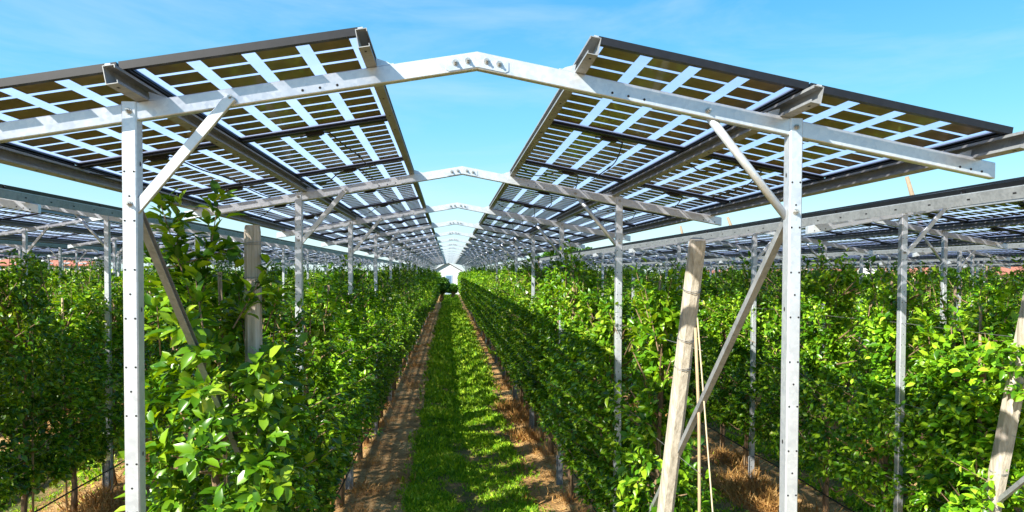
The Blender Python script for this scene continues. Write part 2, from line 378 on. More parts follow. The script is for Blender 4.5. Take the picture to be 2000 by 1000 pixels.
# --- module: x 0..MW across the slope, y 0..ML along the row, z 0..FT
MW, ML, FT, FW = 1.048, PP-.012, .035, .022
NCX, NCY = 4, 9
def module_meshes():
    g = MB(); z = .027
    g.add([(FW, FW, z), (MW-FW, FW, z), (MW-FW, ML-FW, z), (FW, ML-FW, z)], [(0, 1, 2, 3)], 0)
    px = (MW-2*FW-.03)/NCX; py = (ML-2*FW-.05)/NCY; cw, cl = px*.745, py*.83
    for i in range(NCX):
        for j in range(NCY):
            x = FW+.015+px*(i+.5); y = FW+.025+py*(j+.5)
            g.add([(x-cw/2, y-cl/2, z-.003), (x+cw/2, y-cl/2, z-.003), (x+cw/2, y+cl/2, z-.003), (x-cw/2, y+cl/2, z-.003)], [(0, 3, 2, 1)], 1)
    def frame(mb, mi=0):
        t = .002; fw = .03
        prof = [(0, 0), (fw, 0), (fw, t), (t, t), (t, .020), (FW, .020), (FW, FT), (0, FT)]
        mb.prism(prof, (0, 0, 0), (MW, 0, 0), (0, 1, 0), (0, 0, 1), mi)
        mb.prism(prof, (0, ML, 0), (MW, ML, 0), (0, -1, 0), (0, 0, 1), mi)
        mb.prism(prof, (0, FW+.0005, 0), (0, ML-FW-.0005, 0), (1, 0, 0), (0, 0, 1), mi)
        mb.prism(prof, (MW, FW+.0005, 0), (MW, ML-FW-.0005, 0), (-1, 0, 0), (0, 0, 1), mi)
        return mb
    f = frame(MB())
    far = MB(); far.v, far.f, far.mi, far.sm = list(g.v), list(g.f), list(g.mi), list(g.sm)
    frame(far, 2)
    j = MB(); j.box(.44, .56, .032, .085, -.012, .016); j.box(.455, .545, .036, .08, -.018, -.012)
    j.tube([(.44, .06, .0), (.42, .06, -.005), (.40, .05, -.012)], .006, 6)
    j.tube([(.56, .06, .0), (.58, .06, -.005), (.60, .05, -.012)], .006, 6)
    c = MB(); p0 = Vector((.60, .05, -.012)); p1 = Vector((.76, ML+.06, -.012)); pts = []
    for k in range(15):
        t = k/14; q = p0.lerp(p1, t); q.z -= .055*math.sin(math.pi*t)+.012*math.sin(9*t); q.x += .03*math.sin(5*t); pts.append(q)
    c.tube(pts, .0048, 6); c.tube([pts[6], pts[7]], .0085, 8)
    c2 = MB(); pts = []
    p0 = Vector((.40, .05, -.012)); p1 = Vector((.02, .10, -.02))
    for k in range(12):
        t = k/11; q = p0.lerp(p1, t); q.z -= .05*math.sin(math.pi*t); q.y += .12*math.sin(math.pi*t)*math.sin(3*t); pts.append(q)
    c2.tube(pts, .0048, 6)
    return (g.mesh('solar_panel', [M['glass'], M['cell']]), f.mesh('panel_frame', M['black']), far.mesh('solar_panel', [M['glass'], M['cell'], M['black']]),
            j.mesh('junction_box', M['cable']), c.mesh('cable', M['cable']), c2.mesh('cable', M['cable']), far)
ME = dict(post={(-1, 1): post_mesh(-1), (1, 1): post_mesh(1), (-1, 0): post_mesh(-1, False), (1, 0): post_mesh(1, False)}, raf={-1: rafter_mesh(-1), 1: rafter_mesh(1)},
          brace={-1: brace_mesh(-1), 1: brace_mesh(1)}, bolt=bolt_mesh(), splice=splice_mesh(), sleeve=sleeve_mesh())
MG, MF, MFAR, MJ, MC1, MC2, FARMB = module_meshes()
PURX = (.525, 1.565, 2.60)                 # outer (web) line of each purlin
PUR = {(s_, i): purlin_mesh(s_, x, 2*S) for s_ in (-1, 1) for i, x in enumerate(PURX)}
PUR0 = {(s_, i): purlin_mesh(s_, x, 2*S+.295) for s_ in (-1, 1) for i, x in enumerate(PURX)}
CLE = {(s_, i): cleat_mesh(s_, x) for s_ in (-1, 1) for i, x in enumerate(PURX)}
def panel_matrix(sgn, slot, k):
    xe = (.520, 1.561)[slot]                # ridge-side edge
    zp = ZB+BH-SL*abs(xe)+.087/CT
    y = PY0+k*PP
    if sgn > 0: Xa = Vector((CT, 0, -ST)); org = Vector((xe, y, H+zp))
    else:
        Xa = Vector((CT, 0, ST)); org = Vector((-(xe+MW*CT), y, H+zp-MW*ST))
    Ya = Vector((0, 1, 0)); Za = Xa.cross(Ya)
    mm = Matrix((Xa, Ya, Za)).transposed().to_4x4(); mm.translation = org
    return mm
NP = int((NF-1)*S/PP)+1
def canopy(gx, dz, label, near):
    """near: number of bays that get full small parts"""
    root = empty('solar_canopy', (gx, 0, dz)); tag(root, label, 'solar canopy', 'parallel solar canopies over the orchard rows')
    for nI in range(NF):
        y = D0+nI*S; full = nI < near
        for s_ in (-1, 1):
            po = link('post', ME['post'][(s_, 1 if nI < 4 else 0)], root, (s_*1.6, y, 0))
            if full:
                link('bolt', ME['bolt'], po, (0, -.008, H+.7348+.0))
                link('bolt', ME['bolt'], po, (0, -.008, H+.31))
            if nI < 8:
                link('ground_profile', ME['sleeve'], po, (-.03, -.012, 0))
            link('rafter', ME['raf'][s_], root, (0, y, H))
            br = link('knee_brace', ME['brace'][s_], root, (0, y, 0))
            if full: link('bolt', ME['bolt'], br, (s_*1.145, -.001 if s_ > 0 else -.012, zr(1.145)+.035))
            if full:
                for i in range(3): link('cleat', CLE[(s_, i)], root, (0, y, H))
        sp_ = link('splice_plate', ME['splice'], root, (0, y, H))
        if nI < near+3:
            for bx in (-.105, -.045, .045, .105): link('bolt', ME['bolt'], sp_, (bx, -.005, ZB-SL*abs(bx)+.043))
    for s_ in (-1, 1):
        for i in range(3):
            for k in range(0, NF-1, 2):
                if k == 0: link('purlin', PUR0[(s_, i)], root, (0, D0-.295, H))
                else: link('purlin', PUR[(s_, i)], root, (0, D0+k*S+.002, H))
    far = MB()
    for k in range(NP):
        for s_ in (-1, 1):
            for slot in (0, 1):
                mm = panel_matrix(s_, slot, k)
                if k < 25:
                    if k < near*2+2:
                        o = link('solar_panel', MG, root, mat=mm); link('panel_frame', MF, o)
                        if k == 0: continue
                        link('junction_box', MJ, o); link('cable', MC1, o)
                        if (k+slot) % 2 == 0: link('cable', MC2, o)
                    else: link('solar_panel', MFAR, root, mat=mm)
                else:
                    b = len(far.v); far.v += [tuple(mm @ Vector(v)) for v in FARMB.v]
                    far.f += [tuple(b+i for i in f) for f in FARMB.f]; far.mi += FARMB.mi; far.sm += FARMB.sm
    o = link('solar_panels', FAR_ME[0] if FAR_ME else far.mesh('solar_panels', [M['glass'], M['cell'], M['black']]), root); o['kind'] = 'stuff'
    if not FAR_ME: FAR_ME.append(o.data)
    return root
FAR_ME = []
cen = canopy(0, 0, 'large central solar canopy spanning the grass alley, seen from below', 5)
ra = canopy(6.28, -.08, 'solar canopy immediately right of the central one, its near eave seen edge-on', 2)
la = canopy(-6.68, .05, 'solar canopy immediately left of the central one, behind the front left post', 2)
canopy(12.56, -.12, 'solar canopy second to the right of the central one', 0)
canopy(-13.05, .03, 'solar canopy second to the left of the central one', 0)
canopy(18.84, -.16, 'distant solar canopy third to the right of the central one', 0)
canopy(-19.25, 0, 'distant solar canopy third to the left of the central one', 0)
canopy(25.1, -.2, 'distant solar canopy farthest to the right of the central one', 0)
# long diagonal wind braces of the first bay, bolted on both ends -> part of their canopy
def wind_brace(root, gx, side):
    mb = MB(); x = side*1.6; a = Vector((x, .06, H+.30)); b = Vector((x, S, .05)); d = (b-a).normalized(); v = Vector((1, 0, 0)); u = v.cross(d).normalized()
    w_, t = .019, .003
    mb.prism([(-w_, -w_), (w_, -w_), (w_, w_), (w_-t, w_), (w_-t, -w_+t), (-w_+t, -w_+t), (-w_+t, w_), (-w_, w_)], a, b, u, v)
    link('wind_brace', mb.mesh('wind_brace', M['galv_dull']), root, (0, D0, 0))
for rt in (cen, ra, la):
    for s_ in (-1, 1): wind_brace(rt, 0, s_)

# ------------------------------------------------------------------ apple trees
LQ = [(0, 1, 4, 3), (1, 2, 5, 4), (3, 4, 7, 6), (4, 5, 8, 7), (6, 7, 10, 9), (7, 8, 11, 10)]
def leaf_arrays(P, Dr, Nn, L, Wd, curl, fold, hi=True):
    """P base, Dr direction, Nn approximate up normal (all (N,3))"""
    Dr = Dr/np.linalg.norm(Dr, axis=1, keepdims=True)
    Sd = np.cross(Dr, Nn); Sd /= np.linalg.norm(Sd, axis=1, keepdims=True)+1e-9
    Up = np.cross(Sd, Dr)
    L = L[:, None]; Wd = Wd[:, None]; curl = curl[:, None]; fold = fold[:, None]
    if not hi:
        mid = P+Dr*L*.45; tip = P+Dr*L-Up*L*curl
        return np.stack([P, mid-Sd*Wd*.5+Up*Wd*fold, tip, mid+Sd*Wd*.5+Up*Wd*fold], 1)
    rows = []
    for t, wd in ((0, .10), (.32, .47), (.68, .42), (1., .03)):
        c = P+Dr*L*t-Up*L*curl*t*t
        rows += [c-Sd*Wd*wd+Up*Wd*wd*fold*2, c, c+Sd*Wd*wd+Up*Wd*wd*fold*2]
    return np.stack(rows, 1)
def rosettes(cent, outward, rng, per, Lm, hi):
    """clusters of leaves radiating from shoot tips"""
    n = len(cent); P = np.repeat(cent, per, 0); O = np.repeat(outward, per, 0); N = len(P)
    rd = rng.normal(0, 1, (N, 3)); rd /= np.linalg.norm(rd, axis=1, keepdims=True)
    Dr = rd*.95+O*.75+np.array([0, 0, .12]); Dr /= np.linalg.norm(Dr, axis=1, keepdims=True)
    P = P+Dr*rng.uniform(.0, .045, (N, 1))+rng.normal(0, .012, (N, 3))
    up = np.array([0, 0, 1.])+O*.7+rng.normal(0, .45, (N, 3))
    L = Lm*rng.uniform(.42, 1.3, N)
    return leaf_arrays(P, Dr, up, L, L*rng.uniform(.48, .66, N), rng.uniform(.05, .5, N), rng.uniform(.05, .4, N), hi)
def tree_pts(rng, nc, hx, hy, z0, z1, seed_off, slim=False):
    """cluster centres in an espalier wall with a lumpy outline"""
    lim = []
    while len(lim) < nc:
        z = rng.uniform(z0, z1); t = (z-z0)/(z1-z0); hyy = hy*(1.04-.50*t)*(1+.12*math.sin(6*z+seed_off))
        if slim: hyy = hy*(1.0 if t < .25 else max(.36, 1.0-1.7*(t-.25)))*(1+.15*math.sin(6*z+seed_off))
        y = rng.uniform(-hyy, hyy)
        lump = .72+.30*math.sin(3.1*z+seed_off)+.22*math.sin(5.3*y+2.3*z+1.7*seed_off)+.16*math.sin(11*z-7*y+seed_off*3)
        hxx = hx*max(.35, lump)*(1-.25*max(0, t-.75)/.25)*(0.55+.45*min(1, t/.18))
        topz = z1-.22+.2*math.sin(4.4*y+seed_off*2.1)+.1*math.sin(13*y+seed_off)
        if z > topz: continue
        r = rng.uniform(0, 1)**.55*(1 if rng.random() < .5 else -1)
        x = r*hxx+rng.normal(0, .025)
        ox, oy = r, .35*y/hy
        lim.append((x, y, z, ox, oy, .25*t))
    a = np.array(lim); c = a[:, :3]; o = a[:, 3:]; o = o/(np.linalg.norm(o, axis=1, keepdims=True)+1e-6)
    return c, o
def limbs(rng, z1, hx, hy, r0=.036):
    mb = MB(); pts = [(rng.normal(0, .02)*(k > 0), rng.normal(0, .02)*(k > 0), -.05+k*(z1-.25)/7) for k in range(8)]
    mb.tube(pts, r0, 8, 0, rs=[r0*1.25, r0, r0*.9, r0*.8, r0*.7, r0*.55, r0*.45, r0*.3])
    mb2 = MB()
    for k in range(24):
        z = rng.uniform(.5, z1-.35); an = rng.uniform(0, 2*math.pi); q = Vector((math.cos(an)*hx*.9, math.sin(an)*hy*.9, rng.uniform(.05, .4)))
        b = Vector((0, 0, z)); mid = b+q*.5+Vector((0, 0, -.04+rng.normal(0, .03)))
        mb2.tube([b, mid, b+q], .01, 6, 0, rs=[.013, .009, .004])
    return mb, mb2
def make_tree(idx, nc, per, Lm, hi, hx=.29, hy=.66, z0=.62, z1=3.2, extra=None, cane=True, slim=False):
    rng = np.random.default_rng(100+idx)
    c, o = tree_pts(rng, nc, hx, hy, z0, z1, idx*1.37, slim)
    shoots = []
    # leafy shoots that stick up or out of the wall
    ns = 20
    for k in range(ns):
        y = rng.uniform(-hy, hy)*(.35 if slim else 1); zt = rng.uniform(z1-.45, z1-.15); d = Vector((rng.normal(0, .3), rng.normal(0, .35), 1)).normalized()
        b = Vector((rng.normal(0, hx*.4), y, zt))
        if k > 13: b.z = rng.uniform(z0+.2, z1-.5); b.x = rng.choice([-1, 1])*hx*.8; d = Vector((np.sign(b.x)*.8, rng.normal(0, .5), .5)).normalized()
        ln = rng.uniform(.15, .48); shoots.append((b, d, ln))
    if extra: shoots += extra
    cc = []; oo = []
    for b, d, ln in shoots:
        for q in np.arange(0, 1.01, .055/ln):
            cc.append(tuple(b+d*ln*q+Vector(rng.normal(0, .008, 3)))); oo.append(tuple(d))
    n_sh = len(cc)
    V = rosettes(c, o, rng, per, Lm, hi)
    V2 = rosettes(np.array(cc), np.array(oo), rng, 7 if extra else 4, Lm*.95, hi)
    V = np.concatenate([V, V2])
    if hi: fol = quads_mesh('foliage', V, 12, LQ, M['leaf'], True)
    else: fol = quads_mesh('foliage', V, 4, [(0, 1, 2, 3)], M['leaf'])
    tm, bm_ = limbs(rng, z1, hx, hy)
    for b, d, ln in shoots: bm_.tube([b-d*.1, b+d*ln*.5, b+d*ln*.95], .003, 5, rs=[.005, .004, .002])
    # pruned stub with a fresh cut
    zc = z1-.35; bm_.tube([(0, 0, zc-.3), (.03, .04, zc)], .02, 8, 0); bm_.tube([(.03, .04, zc), (.031, .041, zc+.004)], .019, 8, 1)
    ca = MB(); ca.tube([(.05, .06, -.05), (.05+rng.normal(0, .03), .05, z1+rng.uniform(-.15, .18))], .013, 7)
    return dict(fol=fol, trunk=tm.mesh('trunk', M['bark']), br=bm_.mesh('branches', [M['bark'], M['cut']]), cane=ca.mesh('support_cane', M['cane']))
HI = [make_tree(i, 960, 7, .071, True) for i in range(7)]
MID = [make_tree(20+i, 740, 6, .080, False) for i in range(6)]
FARV = [make_tree(40+i, 330, 5, .125, False) for i in range(5)]
SLIM = {14: [make_tree(70+i, 700, 7, .072, True, slim=True) for i in range(4)], 30: [make_tree(80+i, 520, 6, .078, False, slim=True) for i in range(5)], 999: [make_tree(90+i, 250, 5, .118, False, slim=True) for i in range(4)]}
L_END = make_tree(61, 800, 7, .086, True, hx=.34, hy=.62, z0=.35, z1=3.15,
                  extra=[(Vector((.0, -.45, 2.9)), Vector((-.25, -.05, 1)).normalized(), .75), (Vector((.0, -.35, 3.0)), Vector((.18, -.1, 1)).normalized(), .62),
                         (Vector((-.02, -.2, 2.85)), Vector((.1, -1, 0)).normalized(), .72), (Vector((.05, -.2, 2.7)), Vector((.12, -1, 0)).normalized(), .75), (Vector((.05, -.2, 2.5)), Vector((.12, -1, 0)).normalized(), .75), (Vector((.1, -.2, 2.3)), Vector((.1, -1, 0)).normalized(), .75), (Vector((.28, -.2, 2.05)), Vector((.15, -1, 0)).normalized(), .6), (Vector((.27, -.15, 2.5)), Vector((.12, -1, .03)).normalized(), .5), (Vector((.36, -.2, 2.62)), Vector((.08, -1, .03)).normalized(), .5), (Vector((.40, -.2, 2.48)), Vector((.08, -1, .03)).normalized(), .5), (Vector((.35, -.2, 2.34)), Vector((.08, -1, .03)).normalized(), .5), (Vector((.42, -.2, 2.2)), Vector((.08, -1, .03)).normalized(), .5), (Vector((.36, -.2, 2.05)), Vector((.08, -1, .03)).normalized(), .5), (Vector((.27, -.15, 2.3)), Vector((.14, -1, .03)).normalized(), .5), (Vector((.27, -.15, 1.75)), Vector((.12, -1, .03)).normalized(), .5), (Vector((.3, -.2, 1.85)), Vector((.15, -1, 0)).normalized(), .6), (Vector((.3, -.2, 1.6)), Vector((.1, -1, 0)).normalized(), .6), (Vector((.35, -.2, 1.3)), Vector((.1, -1, 0)).normalized(), .5),
                         (Vector((-.1, -.45, 3.2)), Vector((.7, -.1, .25)).normalized(), .35), (Vector((-.1, -.3, 2.9)), Vector((-.45, -.1, 1)).normalized(), .6), (Vector((-.15, -.3, 2.9)), Vector((.05, -.1, 1)).normalized(), .7),
                         (Vector((-.2, -.4, 1.3)), Vector((-.7, -.5, -.1)).normalized(), .3), (Vector((.05, -.3, 2.1)), Vector((.1, -1, .05)).normalized(), .55), (Vector((.1, -.3, 1.75)), Vector((.15, -1, 0)).normalized(), .65), (Vector((.2, -.3, 1.45)), Vector((.25, -1, -.05)).normalized(), .65), (Vector((-.05, -.3, 1.15)), Vector((-.3, -1, -.05)).normalized(), .6), (Vector((.3, -.3, 1.9)), Vector((.4, -1, .1)).normalized(), .5),
                         (Vector((-.1, -.6, 1.6)), Vector((-.4, -.8, .0)).normalized(), .35)])
R_END = make_tree(62, 620, 7, .086, True, hx=.30, hy=.42, z0=.30, z1=3.1)
R1_END = make_tree(63, 720, 7, .086, True, hx=.36, hy=.50, z0=.62, z1=3.2,
                   extra=[(Vector((.3, -.4, 2.5)), Vector((.35, -1, .25)).normalized(), .6), (Vector((.1, -.4, 2.8)), Vector((.3, -1, .2)).normalized(), .75), (Vector((.2, -.4, 2.3)), Vector((.2, -1, .1)).normalized(), .7), (Vector((.25, -.3, 2.65)), Vector((.15, -1, 0)).normalized(), .6), (Vector((-.2, -.3, 2.7)), Vector((-.2, -1, .1)).normalized(), .8), (Vector((-.15, -.3, 2.5)), Vector((-.15, -1, .05)).normalized(), .85), (Vector((-.25, -.3, 2.85)), Vector((-.2, -1, .1)).normalized(), .75), (Vector((-.05, -.3, 2.95)), Vector((-.1, -1, .1)).normalized(), .8)])
fwd = F0
def proj(x, y, z):
    q = Vector((x-CAMX, y, z-H)); d = q.dot(F0)
    return 1000+1360.56*q.dot(RR)/d, 566.55-1360.56*q.dot(UU)/d, d
ORD = ['first', 'second', 'third', 'fourth', 'fifth', 'sixth', 'seventh', 'eighth', 'ninth', 'tenth', 'eleventh', 'twelfth', 'thirteenth', 'fourteenth',
       'fifteenth', 'sixteenth', 'seventeenth', 'eighteenth', 'nineteenth', 'twentieth']
ROWTXT = {'L0': 'in the hedge left of the alley', 'R0': 'in the hedge right of the alley', 'L1': 'in second row left of alley', 'R1': 'in second row right of alley',
          'L2': 'in third row left of alley', 'R2': 'in third row right of alley', 'R3': 'in fourth row right of alley', 'L3': 'in fourth row left of alley',
          'R4': 'in fifth row right of alley', 'L4': 'in fifth row left of alley', 'R5': 'in sixth row right of alley', 'L5': 'in sixth row left of alley'}
ROWNAME = {k: v.replace('in the hedge', 'in the hedge') for k, v in ROWTXT.items()}
cand = []; rest = []
for rk, rx in ROWS.items():
    for nI in range(0, 27):
        for k in range(3):
            if nI == 0 and (k == 0 or (rk == 'R0' and k == 1)): continue
            y = D0+S*(nI+(k+.4)/3)
            u, v, d = proj(rx, y, 2.0)
            if u < -260 or u > 2260 or y > 102: continue
            cand.append((d, rk, rx, y, nI, k))
cand.sort(key=lambda c: c[0]+(0 if c[1] in ('L0', 'R0') else (4 if c[1] in ('L1', 'R1') else 9+abs(c[2])*.6)))
POS = ['nearest', 'middle', 'farthest']
tr_rng = random.Random(5)
for i, (d, rk, rx, y, nI, k) in enumerate(cand):
    if i >= 300 or rk not in ROWTXT: rest.append((rx, y)); continue
    if rk == 'L0' and nI == 0 and k == 1: V_ = L_END
    elif rk == 'R0' and nI == 0 and k == 2: V_ = R_END
    elif rk == 'R1' and nI == 0 and k == 1: V_ = R1_END
    elif rk == 'L0' or (rk != 'R0' and tr_rng.random() < .35): V_ = tr_rng.choice(SLIM[14 if d < 14 else (30 if d < 30 else 999)])
    elif d < 14: V_ = HI[tr_rng.randrange(len(HI))]
    elif d < 30: V_ = MID[tr_rng.randrange(len(MID))]
    else: V_ = FARV[tr_rng.randrange(len(FARV))]
    root = empty('apple_tree', (rx+math.copysign(.07 if rk in ('L0', 'R0') else .16, rx)+tr_rng.gauss(0, .03), y+tr_rng.gauss(0, .06), 0))
    if V_ is L_END: root.location = (-1.72, 5.0, 0)
    if rk == 'R1' and nI == 0: root.location = (4.80, 6.05, 0) if k == 1 else (5.0, 6.62, 0)
    if V_ is R_END: root.location = (1.72, 6.02, 0)
    if V_ not in (L_END, R_END, R1_END): root.rotation_euler = (0, 0, math.pi*tr_rng.randrange(2)+tr_rng.gauss(0, .06))
    s_ = tr_rng.uniform(.90, 1.07); root.scale = (tr_rng.uniform(.92, 1.2), 1, s_)
    if nI == 0: lab = 'apple tree %s, %s beside the near concrete end post' % (ROWTXT[rk], 'standing' if k == 1 else ('standing' if rk == 'R0' else 'just behind the first tree'))
    else: lab = 'apple tree %s, %s one beyond the %s steel post' % (ROWTXT[rk], ('first', 'second', 'third')[k], ORD[nI] if nI < 20 else 'last')
    if nI == 0: lab = 'apple tree %s, %s' % (ROWTXT[rk], 'at its near end' if (k == 1 or rk == 'R0') else 'next after the end tree')
    if nI >= 20: lab = 'distant apple tree %s, past its last steel post' % ROWTXT[rk]
    tag(root, lab, 'tree', 'apple trees in hedge rows')
    link('foliage', V_['fol'], root); link('trunk', V_['trunk'], root)
    if d < 30: link('branches', V_['br'], root); link('support_cane', V_['cane'], root)
# the remaining several hundred trees, one mass
arr = []
fr_ = np.random.default_rng(55)
base = []
for q in range(6):
    c, o = tree_pts(fr_, 200, .34, .68, .5, 3.2, q*2.2); base.append(rosettes(c, o, fr_, 4, .19, False))
for i, (rx, y) in enumerate(rest):
    b = base[i % 6].copy(); b[:, :, 0] *= (-1 if i % 2 else 1); b[:, :, 2] *= fr_.uniform(.94, 1.07); arr.append(b+np.array([rx, y, 0]))
if arr:
    o = link('apple_trees', quads_mesh('apple_trees', np.concatenate(arr), 4, [(0, 1, 2, 3)], M['leaf']))
    tag(o, 'mass of apple trees in the farthest parts of the orchard rows', 'trees', kind='stuff')

# ------------------------------------------------------------------ orchard posts, wires, hoses
def orchard_post(base, top, half, label, ties, square=False):
    base = Vector(base); top = Vector(top); root = empty('orchard_post', base)
    d = top-base; dn = d.normalized(); u = Vector((1, 0, 0)); u = (u-dn*u.dot(dn)).normalized(); v = dn.cross(u)
    mb = MB(); c = half*.5
    def ring(t, k): 
        return [base*0+d*t+u*a*k+v*b*k for a, b in PROF_BOX(half, half*.95, c)]
    rings = [ring(-.05, 1.15), ring(.5, 1.06), ring(1-.012, .97), ring(1., .86)]
    vs = [p for r_ in rings for p in r_]; fs = [tuple(range(8))[::-1], tuple(24+i for i in range(8))]
    for j in range(3):
        for k in range(8): fs.append((j*8+k, j*8+(k+1) % 8, (j+1)*8+(k+1) % 8, (j+1)*8+k))
    mb.add(vs, fs); link('shaft', mb.mesh('shaft', M['postwood']), root)
    tag(root, label, 'post', 'pale end posts of the orchard rows')
    for t in ties:
        mbt = MB()
        for q in range(2):
            pts = [d*(t+.003*q+.0015*math.sin(a*1.0+q))+u*math.cos(a)*half*1.12+v*math.sin(a)*half*1.12 for a in [k*math.pi/8 for k in range(17)]]
            mbt.tube(pts, .0022, 5)
        link('wire_tie', mbt.mesh('wire_tie', M['wire']), root)
    return root
def at(u, v, X=None, Y=None):
    """world point on the photo ray (2000-px units) at lateral X or depth Y: used once, offline-style, to size things"""
    r = F0+RR*((u-1000)/1360.56)-UU*((v-566.55)/1360.56)
    t = (X-CAMX)/r.x if X is not None else Y/r.y
    return Vector((CAMX, 0, H))+r*t
pR_top = at(1363, 467, X=1.56); pR_b = at(1301, 985, X=1.56); dR = (pR_b-pR_top); pR_base = pR_top+dR*(pR_top.z/(-dR.z))
orchard_post(pR_base, pR_top, .054, 'leaning pale end post at the near end of the hedge right of the alley', (.9, .80, .74, .30))
pL = at(493, 440, X=-1.45)
orchard_post((pL.x+.02, pL.y, 0), pL, .051, 'upright pale post rising out of the near hedge left of the alley', (.965, .90))
p1 = at(2003, 650, X=4.68); p2 = at(1938, 985, X=4.68); dd = p2-p1; b3 = p1+dd*(p1.z/(-dd.z)); t3 = p1-dd*.28
orchard_post(b3, t3, .066, 'leaning pale end post among leaves at the right edge of the picture', (.38, .48))
# stakes, twine and cane beside the right end post
mb = MB(); a = at(1358, 640, X=1.58); b = at(1366, 1000, X=1.60); e = b+(b-a)*1.6; mb.tube([a, (a+b)/2+Vector((.012, 0, 0)), b, e], .011, 8)
tag(link('bamboo_cane', mb.mesh('bamboo_cane', M['cane'])), 'thin pale cane standing just right of the leaning end post', 'cane')
mb = MB(); a = at(1362, 620, X=1.58); b = at(1392, 1000, X=1.62); mb.tube([a, b, b+(b-a)*1.2], .005, 6)
tag(link('twine', mb.mesh('twine', M['twine'])), 'pale twine stretched from the leaning end post down to the ground', 'twine')
mb = MB(); a = at(478, 640, X=-1.58); b = at(490, 860, X=-1.58); mb.tube([a, b], .012, 8)
tag(link('bamboo_cane', mb.mesh('bamboo_cane', M['cane'])), 'yellowish cane tied below the upright post in the left hedge', 'cane')
wm = {}
def line(name, x, z, r, lab, cat, mat, y0=4.6, y1=76, sag=.012):
    mb = MB(); pts = []; y = y0; k = 0
    while y <= y1:
        pts.append((x+.012*math.sin(k*1.9), y, z-sag*(k % 2)+.01*math.sin(k*.7))); y += S/3 if y < 24 else S; k += 1
    mb.tube(pts, r, 6)
    tag(link(name, mb.mesh(name, mat)), lab, cat, name.replace('_', ' ')+'s along the tree rows')
for rk, side in (('L0', 'the hedge left of the alley'), ('R0', 'the hedge right of the alley'), ('L1', 'the second row left of the alley'), ('R1', 'the second row right of the alley')):
    line('irrigation_hose', ROWS[rk]+.04, .42, .010, 'black drip hose running low under '+side, 'hose', M['cable'])
    for z_, nm in ((1.05, 'lowest'), (1.9, 'middle'), (2.75, 'highest')):
        line('trellis_wire', ROWS[rk]-.01, z_, .0022, '%s thin trellis wire through %s' % (nm, side), 'wire', M['wire'])

# ------------------------------------------------------------------ grass and straw (uncountable)
def blades(n, xr, yr, L, rng, dens=None):
    x = rng.uniform(*xr, n); u = rng.uniform(0, 1, n); y = yr[0]*(yr[1]/yr[0])**u
    m_ = .5+.5*np.sin(2.1*x+1.3*y)*np.sin(1.7*y-.8*x)+.4*np.sin(5.3*x+2.2*y+1)+.5*np.sin(9.1*x-3.7*y)*np.sin(6.1*y+2*x)
    keep = rng.uniform(0, 1, n) < np.clip(.25+.62*m_, .03, 1); x, y = x[keep], y[keep]; n = len(x)
    P = np.stack([x, y, np.full(n, .0)], 1); Dr = np.stack([rng.normal(0, .55, n), rng.normal(0, .55, n), rng.uniform(.35, 1.2, n)], 1)
    Nn = rng.normal(0, 1, (n, 3)); ll = L*rng.uniform(.45, 1.5, n)*np.clip(.6+.5*m_[keep], .6, 1.5)*np.clip(y/11, .85, 2.6)
    return leaf_arrays(P, Dr, Nn, ll, ll*rng.uniform(.16, .5, n), rng.uniform(.1, .5, n), rng.uniform(0, .3, n), False)
g = np.random.default_rng(3)
parts_ = [blades(200000, (-.72, 1.06), (7.2, 100), .075, g), blades(22000, (-.9, 1.3), (7.2, 60), .06, g)]
for (a, b) in ((-4.1, -2.4), (2.35, 3.95), (5.4, 7.1), (-7.3, -5.6), (8.6, 10.2), (11.7, 13.4)):
    parts_.append(blades(26000, (a, b), (6.5, 40), .08, g))
    parts_.append(blades(2500, (a-.8, b+.8), (6.5, 30), .06, g))
o = link('grass', quads_mesh('grass', np.concatenate(parts_), 4, [(0, 1, 2, 3)], M['grassblade'])); tag(o, 'bright green grass and clover growing in the alleys', 'grass', kind='stuff')
st = []
def tuft(x, y, n, r, L):
    P = np.stack([g.normal(x, r, n), g.normal(y, r*1.4, n), np.zeros(n)], 1)
    Dr = np.stack([g.normal(0, .6, n), g.normal(0, .6, n), g.uniform(.3, 1.3, n)], 1)
    ll = L*g.uniform(.5, 1.3, n)
    return leaf_arrays(P, Dr, g.normal(0, 1, (n, 3)), ll, ll*g.uniform(.04, .09, n), g.uniform(.1, .6, n), np.zeros(n), False)
for rk in ('L0', 'R0', 'R1', 'L1', 'R2', 'L2'):
    for q in range(95):
        yy = 6.5+50*g.uniform(0, 1)**1.6; st.append(tuft(ROWS[rk]+g.normal(0, .28), yy, 60, .10, .16))
for (x, y) in ((1.45, 15.2), (1.3, 16.5), (1.4, 13.6), (4.3, 9.4), (4.5, 10.2), (4.6, 8.6), (4.1, 9.9), (-5.0, 10.2), (-4.6, 9.8), (-4.7, 9.2), (7.7, 11.6), (7.5, 12.0), (4.8, 11.5)):
    st.append(tuft(x, y, 380, .16, .24))
for rk in ('L0', 'R0', 'R1', 'L1'):
    n_ = 4200; yy = 6.5*(60/6.5)**g.uniform(0, 1, n_); xx = ROWS[rk]+g.uniform(-.95, .95, n_)
    Dr = np.stack([g.normal(0, 1, n_), g.normal(0, 1, n_), g.uniform(-.05, .5, n_)], 1); ll = .05*g.uniform(.4, 1.4, n_)
    st.append(leaf_arrays(np.stack([xx, yy, np.full(n_, .008)], 1), Dr, np.array([[0, 0, 1.]])+g.normal(0, .2, (n_, 3)), ll, ll*g.uniform(.15, .6, n_), g.uniform(0, .3, n_), g.uniform(0, .3, n_), False))
o = link('dry_grass', quads_mesh('dry_grass', np.concatenate(st), 4, [(0, 1, 2, 3)], M['straw'])); tag(o, 'tufts of dry golden grass on bare soil under the trees', 'dry grass', kind='stuff')

